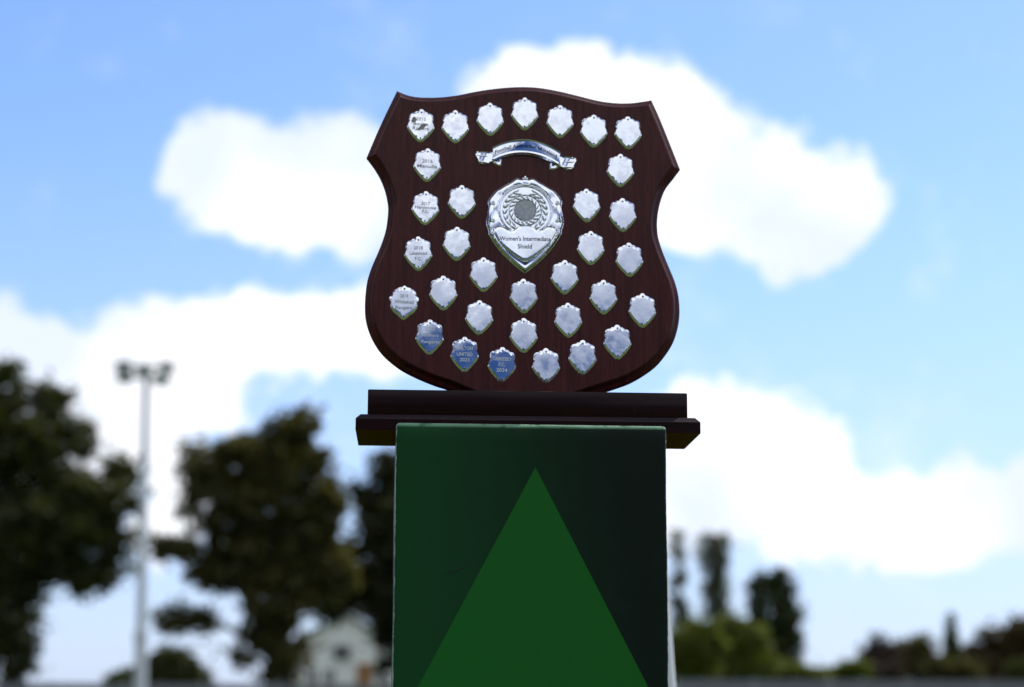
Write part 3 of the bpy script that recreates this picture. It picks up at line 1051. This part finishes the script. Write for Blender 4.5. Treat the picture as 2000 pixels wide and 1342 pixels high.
for name, pts, lift, wave in (
        ('ribbon_tail', [(400, 325), (300, 318), (180, 303), (105, 312), (64, 350), (72, 420), (106, 462), (108, 505), (150, 548), (250, 548), (330, 538), (372, 516), (400, 500)], .0022, .0005),
        ('ribbon_fold', [(372, 514), (420, 490), (552, 440), (545, 520), (532, 584), (490, 578)], .0014, .0003),
        ('ribbon_tail', [(1560, 402), (1700, 404), (1820, 416), (1880, 445), (1886, 520), (1846, 560), (1838, 612), (1790, 660), (1700, 652), (1620, 622), (1560, 596)], .0022, .0005),
        ('ribbon_fold', [(1388, 500), (1480, 545), (1568, 598), (1500, 632), (1410, 648), (1394, 620)], .0014, .0003)):
    lp = np.array([Z7(*p) for p in pts])
    if np.cross(lp[1] - lp[0], lp[2] - lp[1]) > 0 and sum(np.cross(lp[i - 1], lp[i]) for i in range(len(lp))) < 0 or sum(np.cross(lp[i - 1], lp[i]) for i in range(len(lp))) < 0:
        lp = lp[::-1]
    lp = smooth_loop(lp, 2)
    obj(name, relief(name, lp, tail_h(lp, lift, wave), .0011, [], 40), M_SILVER_BADGE, banner)
for (x0, y0), (x1, y1) in (((90, 400), (290, 410)), ((1660, 512), (1850, 515)), ((120, 500), (330, 535)), ((1640, 605), (1830, 610))):
    a, b_ = Z7(x0, y0), Z7(x1, y1)
    c0 = (a + b_) / 2
    ev, ef = ellipsoid(np.linalg.norm(b_ - a) / 2, 1.6 * PX, .0011, 10, 6, .3)
    obj('fold_crease', mesh('fold_crease', ev, ef, 70), M_SILVER_BADGE, banner, Matrix.Translation((c0[0], c0[1], .0025)) @ Matrix.Rotation(math.atan2(b_[1] - a[1], b_[0] - a[0]), 4, 'Z'))

# ------------------------------------------------------------------ slender post behind the plinth
pb, ptp = at(1328.6, 1700, 3.75), at(1284.3, 1080, 3.75)
pb = pb + (pb - ptp) * ((pb.z + 0.02) / (ptp.z - pb.z))
post = empty('marker_post', Matrix.Translation((pb.x, pb.y, 0)), 'thin white marker post leaning in the grass behind the green plinth', 'post')
vs, fs = [], []
tube(vs, fs, [(0, 0, -.02), tuple((ptp - Vector((pb.x, pb.y, 0))))], [.016, .016], 12)
obj('pole', mesh('pole', vs, fs), mat('white_plastic', (0.72, 0.74, 0.74), 0.4)[0], post)
vs, fs = [], []
tube(vs, fs, [tuple((ptp - Vector((pb.x, pb.y, 0))) * f) for f in (.992, 1.0, 1.012)], [.0172, .0172, .008], 12)
obj('end_cap', mesh('end_cap', vs, fs), mat('grey_cap', (0.35, 0.36, 0.37), 0.5)[0], post)

# ------------------------------------------------------------------ trees


def leaf_mat(name, c1, c2, trans=0.25):
    m = bpy.data.materials.new(name)
    m.use_nodes = True
    nt = m.node_tree
    nt.nodes.clear()
    v = obj_coord(nt)
    n1, n2 = noise(nt, v, 1.1, 3, 0.6), noise(nt, v, 9.0, 2, 0.6)
    f = smooth(nt, math_node(nt, 'ADD', math_node(nt, 'MULTIPLY', n1, .55), math_node(nt, 'MULTIPLY', n2, .45)), .36, .64)
    c = mix_col(nt, f, c1, c2)
    d, t, g = N(nt, 'ShaderNodeBsdfDiffuse'), N(nt, 'ShaderNodeBsdfTranslucent'), N(nt, 'ShaderNodeBsdfGlossy')
    g.inputs['Roughness'].default_value = 0.45
    g.inputs['Color'].default_value = (.35, .35, .35, 1)
    nt.links.new(c, d.inputs[0])
    nt.links.new(mix_col(nt, .5, c, (c2[0] * 1.3, c2[1] * 1.4, c2[2] * .5)), t.inputs[0])
    m1, m2 = N(nt, 'ShaderNodeMixShader'), N(nt, 'ShaderNodeMixShader')
    m1.inputs[0].default_value = trans
    nt.links.new(d.outputs[0], m1.inputs[1])
    nt.links.new(t.outputs[0], m1.inputs[2])
    m2.inputs[0].default_value = 0.05
    nt.links.new(m1.outputs[0], m2.inputs[1])
    nt.links.new(g.outputs[0], m2.inputs[2])
    o = N(nt, 'ShaderNodeOutputMaterial')
    nt.links.new(m2.outputs[0], o.inputs[0])
    return m


M_BARK, nt, b = mat('bark', (0.05, 0.04, 0.03), 0.9)
nt.links.new(mix_col(nt, noise(nt, obj_coord(nt, (8, 8, 1.5)), 2, 5, .6), (0.028, 0.022, 0.016), (0.085, 0.07, 0.052)), b.inputs['Base Color'])
L_DARK = leaf_mat('leaf_dark_green', (0.036, 0.046, 0.015), (0.080, 0.084, 0.024), .33)
L_OLIVE = leaf_mat('leaf_olive_green', (0.042, 0.046, 0.016), (0.125, 0.108, 0.032), .36)
L_DEEP = leaf_mat('leaf_deep_green', (0.028, 0.034, 0.013), (0.052, 0.052, 0.018), .2)
L_BRIGHT = leaf_mat('leaf_bright_green', (0.075, 0.105, 0.016), (0.150, 0.165, 0.026), .38)
L_HAZED = leaf_mat('leaf_haze_grey', (0.10, 0.112, 0.088), (0.14, 0.150, 0.115), .5)  # distance haze is mixed into the poplars' leaf colour
L_CYPRESS = leaf_mat('leaf_cypress', (0.034, 0.048, 0.020), (0.066, 0.082, 0.030), .15)
L_PURPLE = leaf_mat('leaf_purple_brown', (0.060, 0.042, 0.040), (0.095, 0.070, 0.052), .2)
L_BROWN = leaf_mat('leaf_copper_brown', (0.060, 0.042, 0.020), (0.110, 0.075, 0.030), .25)


def leaves_mesh(name, pts, size, r, up=0.35):
    n = len(pts)
    nrm = r.normal(size=(n, 3))
    nrm[:, 2] += up * np.sign(nrm[:, 2])
    nrm /= np.linalg.norm(nrm, axis=1)[:, None]
    a = np.cross(nrm, r.normal(size=(n, 3)))
    a /= np.linalg.norm(a, axis=1)[:, None] + 1e-9
    b_ = np.cross(nrm, a)
    s = size * r.uniform(.6, 1.35, (n, 1))
    P = np.asarray(pts)
    co = np.empty((n, 4, 3))
    co[:, 0], co[:, 1], co[:, 2], co[:, 3] = P - a * s, P - b_ * s * .55 + nrm * s * .12, P + a * s, P + b_ * s * .55 + nrm * s * .12
    me = bpy.data.meshes.new(name)
    me.vertices.add(n * 4)
    me.vertices.foreach_set('co', co.ravel())
    me.loops.add(n * 4)
    me.loops.foreach_set('vertex_index', np.arange(n * 4, dtype=np.int32))
    me.polygons.add(n)
    me.polygons.foreach_set('loop_start', np.arange(0, n * 4, 4, dtype=np.int32))
    me.update(calc_edges=True)
    return me


def tree(name, label, cat, depth, trunk_px, lobes, leaf, n_clump, per, size, seed, clump_r=.38, trunk_r=.2, group=None, low=1342, flat=0.8, stems=True):
    r = np.random.default_rng(seed)
    base = at(trunk_px, 1342, depth)
    root = empty(name, Matrix.Translation((base.x, depth, 0)), label, cat, group)
    off = Vector((base.x, depth, 0))
    L = []
    for (px, py, rx, ry) in lobes:
        c0 = at(px, py, depth) - off
        k = depth / FPX
        L.append((np.array((c0.x, r.uniform(-.35, .35) * rx * k, c0.z)), np.array((rx * k, rx * k * flat, ry * k))))
    vol = np.array([np.prod(l[1]) ** (2 / 3) for l in L])
    pts = []
    for (c0, rad), w in zip(L, vol / vol.sum()):
        m = max(3, int(n_clump * w))
        d = r.normal(size=(m, 3))
        d /= np.linalg.norm(d, axis=1)[:, None]
        cl = c0 + d * rad * (r.uniform(.25, 1, (m, 1)) ** .45) * .92
        cr = clump_r * r.uniform(.55, 1.25, m)
        q_ = r.normal(size=(m, per, 3)) * cr[:, None, None] * np.array((.62, .62, .5)) + cl[:, None, :]
        pts.append(q_.reshape(-1, 3))
    pts = np.vstack(pts)
    pts = pts[pts[:, 2] > .05]
    crown = obj('crown', leaves_mesh('crown', pts, size, r), leaf, root)
    if stems:
        vs, fs = [], []
        topz = max(l[0][2] for l in L)
        cxm = sum(l[0][0] for l in L) / len(L)
        spine = [np.array((0, 0, -.1)), np.array((.05, 0, topz * .22)), np.array((cxm * .35, .1, topz * .45)), np.array((cxm * .7, 0, topz * .68)), np.array((cxm, 0, topz * .9))]
        tube(vs, fs, [tuple(p) for p in spine], [trunk_r * k for k in (1.25, 1, .75, .5, .18)], 9)
        for c0, rad in L:
            z0 = min(max(c0[2] * .6, topz * .18), topz * .7)
            f = z0 / topz
            sp = np.array((np.interp(z0, [p[2] for p in spine], [p[0] for p in spine]), 0, z0))
            mid = sp * .45 + c0 * .55 + np.array((0, 0, .12 * np.linalg.norm(c0 - sp)))
            w = trunk_r * .42 * (1 - f * .6)
            tube(vs, fs, [tuple(sp), tuple(mid), tuple(c0 + (c0 - mid) * .5)], [w, w * .6, w * .15], 6)
        obj('trunk', mesh('trunk', vs, fs, 60), M_BARK, root)
    return root


tree('broadleaf_tree', 'big dark broadleaf tree with a long side bough behind the floodlight mast', 'tree', 68, -60,
     [(12, 765, 45, 62), (98, 790, 42, 40), (140, 855, 48, 38), (45, 870, 90, 90), (150, 960, 78, 50), (240, 912, 36, 26), (225, 985, 50, 50), (120, 1030, 115, 80), (215, 1080, 48, 58), (175, 1130, 50, 32), (30, 1040, 110, 110), (100, 1100, 60, 38), (15, 1170, 68, 90), (25, 1270, 42, 70), (-70, 850, 110, 140), (-100, 1050, 120, 150), (-90, 1230, 110, 120)],
     L_DARK, 1150, 32, .17, 11, .40, .32)
tree('broadleaf_tree', 'olive green broadleaf tree with sky gaps low in its crown, beside the white house', 'tree', 72, 545,
     [(578, 832, 52, 36), (470, 885, 70, 42), (388, 905, 36, 38), (620, 895, 22, 40), (550, 900, 80, 60), (410, 980, 60, 70), (540, 990, 110, 90), (632, 990, 40, 60), (480, 1085, 105, 75), (600, 1080, 85, 75), (355, 1075, 55, 14), (320, 1062, 26, 12), (400, 1120, 36, 26), (545, 1165, 75, 55), (655, 1120, 40, 50), (345, 1205, 38, 26), (395, 1212, 36, 18), (515, 1225, 36, 50), (560, 1262, 46, 60), (480, 1282, 26, 16), (540, 1310, 34, 26)],
     L_OLIVE, 820, 34, .165, 12, .37, .34)
tree('broadleaf_tree', 'deep green tree standing right behind the green plinth, overhanging the white house', 'tree', 80, 800,
     [(752, 915, 34, 38), (742, 985, 50, 55), (705, 950, 22, 14), (730, 1080, 52, 70), (790, 1050, 80, 100), (690, 1145, 45, 42), (640, 1178, 50, 30), (755, 1170, 55, 60), (762, 1265, 30, 70), (860, 990, 90, 120), (850, 1180, 100, 120), (950, 1060, 80, 110)],
     L_DEEP, 850, 32, .175, 13, .40, .3)
tree('shrub', 'rounded dark shrub at the foot of the floodlight mast', 'shrub', 66, 335, [(335, 1300, 52, 30), (300, 1318, 40, 24), (370, 1325, 34, 20)], L_DARK, 170, 26, .12, 14, .26, .06)
tree('shrub', 'small low green shrub by the big dark tree', 'shrub', 67, 238, [(240, 1326, 24, 13), (225, 1334, 16, 10)], L_BRIGHT, 60, 24, .10, 15, .2, .04)
# far right
tree('poplar_tree', 'tall thin haze-greyed poplar close beside the plinth edge', 'tree', 175, 1326,
     [(1322, 1062, 15, 28), (1330, 1110, 12, 40), (1322, 1165, 18, 45), (1332, 1225, 16, 40), (1325, 1290, 20, 40)], L_HAZED, 80, 22, .24, 21, .55, .25, 'poplars')
tree('poplar_tree', 'tall haze-greyed poplar leaning, behind the clipped bushes', 'tree', 178, 1398,
     [(1378, 1060, 10, 24), (1408, 1062, 17, 24), (1392, 1100, 28, 38), (1400, 1150, 26, 45), (1398, 1200, 26, 40), (1396, 1265, 28, 50)], L_HAZED, 170, 24, .25, 22, .6, .3, 'poplars')
tree('cypress_tree', 'broad dark green cypress with ragged top behind the bright bush', 'tree', 96, 1520,
     [(1478, 1150, 16, 38), (1497, 1135, 14, 26), (1525, 1148, 26, 36), (1508, 1200, 46, 52), (1540, 1215, 26, 50), (1525, 1270, 46, 50), (1558, 1252, 16, 20), (1500, 1300, 50, 40)], L_CYPRESS, 360, 28, .14, 23, .28, .2)
tree('bush', 'large rounded bright green bush beside the plinth', 'bush', 70, 1350, [(1335, 1270, 42, 50), (1370, 1258, 44, 48), (1350, 1310, 50, 40)], L_BRIGHT, 420, 28, .11, 24, .25, .08)
tree('bush', 'tall rounded bright green bush in front of the cypress', 'bush', 73, 1440, [(1425, 1252, 44, 50), (1460, 1255, 36, 46), (1440, 1305, 56, 40), (1488, 1300, 26, 34)], L_BRIGHT, 460, 28, .11, 25, .25, .08)
tree('bush', 'low yellow green bush at the foot of the cypress', 'bush', 75, 1545, [(1520, 1312, 34, 16), (1560, 1314, 34, 14), (1594, 1318, 22, 10)], L_BRIGHT, 150, 26, .10, 26, .2, .05)
tree('bush', 'small yellow green bush under the purple shrub', 'bush', 78, 1660, [(1640, 1316, 24, 12), (1668, 1308, 30, 18)], L_BRIGHT, 130, 26, .10, 27, .2, .05)
tree('shrub', 'purple brown shrub with a pointed top', 'shrub', 84, 1710, [(1712, 1262, 13, 20), (1705, 1290, 26, 24), (1735, 1285, 26, 26), (1720, 1315, 40, 26)], L_PURPLE, 200, 24, .12, 28, .26, .07)
tree('shrub', 'mixed olive shrub between the purple shrub and the spire conifer', 'shrub', 88, 1785, [(1765, 1275, 26, 26), (1800, 1272, 22, 28), (1780, 1305, 46, 34), (1822, 1300, 20, 28), (1850, 1315, 30, 22), (1885, 1312, 26, 22)], L_OLIVE, 240, 24, .13, 29, .28, .07)
tree('spire_conifer', 'narrow dark conifer pointed like a spire', 'tree', 110, 1858,
     [(1857, 1215, 4, 16), (1857, 1240, 8, 20), (1857, 1265, 13, 24), (1858, 1295, 18, 28), (1860, 1328, 24, 30)], L_CYPRESS, 220, 26, .14, 30, .24, .12)
tree('copper_tree', 'spreading copper brown tree at the end of the far hedge', 'tree', 98, 1950,
     [(1955, 1248, 44, 28), (1995, 1235, 36, 30), (1925, 1282, 40, 34), (1980, 1280, 50, 40), (2060, 1240, 60, 50), (1930, 1320, 44, 30), (2040, 1310, 60, 40)], L_BROWN, 460, 26, .16, 31, .36, .2)
tree('bush', 'dark green bush under the copper brown tree', 'bush', 74, 1985, [(1988, 1315, 26, 20), (2020, 1312, 30, 26)], L_DARK, 120, 26, .11, 32, .22, .05)

# the belt of trees on the far side of the pitch, behind the photographer, that darkens the polished wood
belt_pts = []
for i in range(26):
    cx_, cy_, hh = -62 + i * 5 + rng.uniform(-1, 1), -46 + rng.uniform(-3, 3), rng.uniform(8.0, 11.0)
    d = rng.normal(size=(900, 3))
    d /= np.linalg.norm(d, axis=1)[:, None]
    q_ = d * (rng.uniform(.3, 1, (900, 1)) ** .5) * np.array((3.6, 2.6, hh * .5)) + np.array((cx_, cy_, hh * .5))
    belt_pts.append(q_)
belt = obj('tree_belt', leaves_mesh('tree_belt', np.vstack(belt_pts), .55, rng), L_DARK)
tag(belt, 'dark belt of leafy trees along the far side of the pitch', 'trees', kind='stuff')

# ------------------------------------------------------------------ perimeter fence
M_FENCE = mat('grey_fence_panel', (0.16, 0.165, 0.185), 0.6)[0]
M_FPOST = mat('grey_fence_post', (0.22, 0.225, 0.24), 0.5)[0]


def fence(x0, x1, depth, top, label):
    root = empty('perimeter_fence', Matrix.Translation((x0, depth, 0)), label, 'fence')
    n = int((x1 - x0) / 2.4)
    pn = bmesh.new()
    box_bm(pn, .06, 2.34, -.02, .02, .06, top - .04)
    for k in range(12):
        box_bm(pn, .10 + k * .187, .16 + k * .187, -.045, -.021, .06, top - .06)
    pm = bm_mesh('panel', pn)
    pm.materials.append(M_FENCE)
    pn = bmesh.new()
    box_bm(pn, -.05, .05, -.05, .05, -.05, top + .02, .01, 1)
    qm = bm_mesh('post', pn)
    qm.materials.append(M_FPOST)
    for i in range(n):
        obj('panel', pm, None, root, Matrix.Translation((i * 2.4, 0, 0)))
        obj('post', qm, None, root, Matrix.Translation((i * 2.4, 0, 0)))
    return root


fence(-41, 4.6, 64, CAM_Z + 64 * 64 / FPX, 'low grey panel fence running behind the floodlight mast')
fence(5.2, 34, 63, CAM_Z + 76 * 63 / FPX, 'low grey panel fence running below the bright bushes')

# ------------------------------------------------------------------ floodlight mast
MZ = 58
mb = at(279, 1342, MZ)
mtop = at(286, 728, MZ)
mast = empty('floodlight_mast', Matrix.Translation((mb.x - .05, MZ, 0)), 'tall pale galvanised mast carrying five sports floodlights', 'floodlight')
M_GALV, nt, b = mat('galvanised_steel', (0.58, 0.59, 0.62), 0.42, 0.35)
h_mast = mtop.z
dx_m = mtop.x - (mb.x - .05)


def mp_(z):
    return (dx_m * z / h_mast, 0, z)


vs, fs = [], []
tube(vs, fs, [mp_(-.2), mp_(2.0), mp_(3.0)], [.19, .185, .175], 14)
obj('lower_pole', mesh('lower_pole', vs, fs), M_GALV, mast)
vs, fs = [], []
tube(vs, fs, [mp_(2.9), mp_(3.15)], [.22, .21], 14)
obj('hinge_collar', mesh('hinge_collar', vs, fs), M_GALV, mast)
vs, fs = [], []
tube(vs, fs, [mp_(3.1), mp_(h_mast * .6), mp_(h_mast + .15)], [.15, .13, .10], 14)
obj('upper_pole', mesh('upper_pole', vs, fs), M_GALV, mast)
k = MZ / FPX
vs, fs = [], []
for dz in (.02, .32):
    tube(vs, fs, [(dx_m - .78, 0, h_mast + dz - .15), (dx_m + .72, 0, h_mast + dz - .15)], [.04, .04], 8)
obj('crossarm', mesh('crossarm', vs, fs), mat('dark_steel', (0.12, 0.12, 0.13), 0.5, 0.4)[0], mast)
M_LAMP, M_GLASS = mat('lamp_housing', (0.07, 0.07, 0.08), 0.5, 0.3)[0], mat('lamp_glass', (0.45, 0.48, 0.50), 0.1, 0.0, coat=.5)[0]
bm = bmesh.new()
box_bm(bm, -.24, .24, -.17, .17, -.15, .15, .03, 2)
for v_ in bm.verts:
    if v_.co.y > 0:
        v_.co.x *= .72
        v_.co.z *= .72
HOUS = bm_mesh('lamp_housing', bm)
HOUS.materials.append(M_LAMP)
bm = bmesh.new()
box_bm(bm, -.21, .21, -.182, -.171, -.12, .12, .004, 1)
GLS = bm_mesh('lamp_glass', bm)
GLS.materials.append(M_GLASS)
for px, py, yaw in ((245, 716, -18), (248, 738, -10), (284, 722, 0), (326, 718, 18), (317, 742, 12)):
    p = at(px, py, MZ) - Vector((mb.x - .05, MZ, 0))
    o = obj('floodlight_head', HOUS, None, mast, Matrix.Translation((p.x, -.16, p.z)) @ Matrix.Rotation(R(yaw), 4, 'Z') @ Matrix.Rotation(R(28), 4, 'X'))
    obj('lens', GLS, None, o)

# ------------------------------------------------------------------ white house between the trees
HZ = 96
hk = HZ / FPX
hx0, hx1 = at(556, 1300, HZ).x, at(792, 1300, HZ).x
eave, ridge = at(600, 1262, HZ).z, at(660, 1204, HZ).z
house = empty('white_house', Matrix.Translation(((hx0 + hx1) / 2, HZ, 0)), 'white rendered gabled house half hidden by the dark trees', 'house')
hw, hd = (hx1 - hx0) / 2, 9.0
M_REND = mat('white_render', (0.80, 0.80, 0.79), 0.85)[0]
nt = M_REND.node_tree
nt.links.new(mix_col(nt, noise(nt, obj_coord(nt), 1.5, 5, .6), (0.74, 0.74, 0.73), (0.82, 0.82, 0.81)), nt.nodes['Principled BSDF'].inputs['Base Color'])
vs = [(-hw, 0, 0), (hw, 0, 0), (hw, 0, eave), (0, 0, ridge), (-hw, 0, eave), (-hw, hd, 0), (hw, hd, 0), (hw, hd, eave), (0, hd, ridge), (-hw, hd, eave)]
obj('wall', mesh('wall', vs, [(0, 1, 2, 3, 4), (9, 8, 7, 6, 5), (1, 6, 7, 2), (5, 0, 4, 9)], flat=True), M_REND, house)
M_ROOF, nt, b = mat('slate_roof', (0.16, 0.165, 0.18), 0.7)
sl = (ridge - eave) / hw
for side in (-1, 1):
    a, c0 = (side * (hw + .3), eave - .3 * sl), (0, ridge)
    vs = []
    for dz in (.03, .16):
        vs += [(a[0], -.25, a[1] + dz), (c0[0], -.25, c0[1] + dz), (c0[0], hd + .25, c0[1] + dz), (a[0], hd + .25, a[1] + dz)]
    obj('roof_slope', mesh('roof_slope', vs, [(0, 1, 2, 3), (7, 6, 5, 4), (0, 4, 5, 1), (1, 5, 6, 2), (2, 6, 7, 3), (3, 7, 4, 0)], flat=True), M_ROOF, house)
M_FRAME, M_PANE = mat('window_frame', (0.7, 0.7, 0.7), 0.5)[0], mat('window_pane', (0.03, 0.035, 0.04), 0.08, coat=.3)[0]
for (px0, px1, py0, py1) in ((648, 688, 1258, 1292), (598, 622, 1306, 1336), (632, 656, 1306, 1336)):
    a, c0 = at(px0, py1, HZ), at(px1, py0, HZ)
    x0, x1, z0, z1 = a.x - (hx0 + hx1) / 2, c0.x - (hx0 + hx1) / 2, a.z, c0.z
    bm = bmesh.new()
    for dims in ((x0, x1, -.06, .02, z1 - .07, z1), (x0, x1, -.09, .02, z0, z0 + .07), (x0, x0 + .07, -.055, .02, z0 + .07, z1 - .07), (x1 - .07, x1, -.055, .02, z0 + .07, z1 - .07), ((x0 + x1) / 2 - .03, (x0 + x1) / 2 + .03, -.052, .02, z0 + .07, z1 - .07)):
        box_bm(bm, *dims)
    w_ = obj('window', bm_mesh('window', bm), M_FRAME, house)
    box('pane', (x0 + .04, x1 - .04, -.03, .015, z0 + .04, z1 - .04), M_PANE, w_)
a = at(712, 1300, HZ)
xx = a.x - (hx0 + hx1) / 2
box('door', (xx - .38, xx + .38, -.05, .02, .05, a.z + .1), mat('timber_door', (0.30, 0.14, 0.055), 0.6)[0], house)
box('chimney', (-.35, .35, hd * .45, hd * .45 + .7, ridge - .3, ridge + .9), M_REND, house, .02, 1)
bpy.context.view_layer.update()
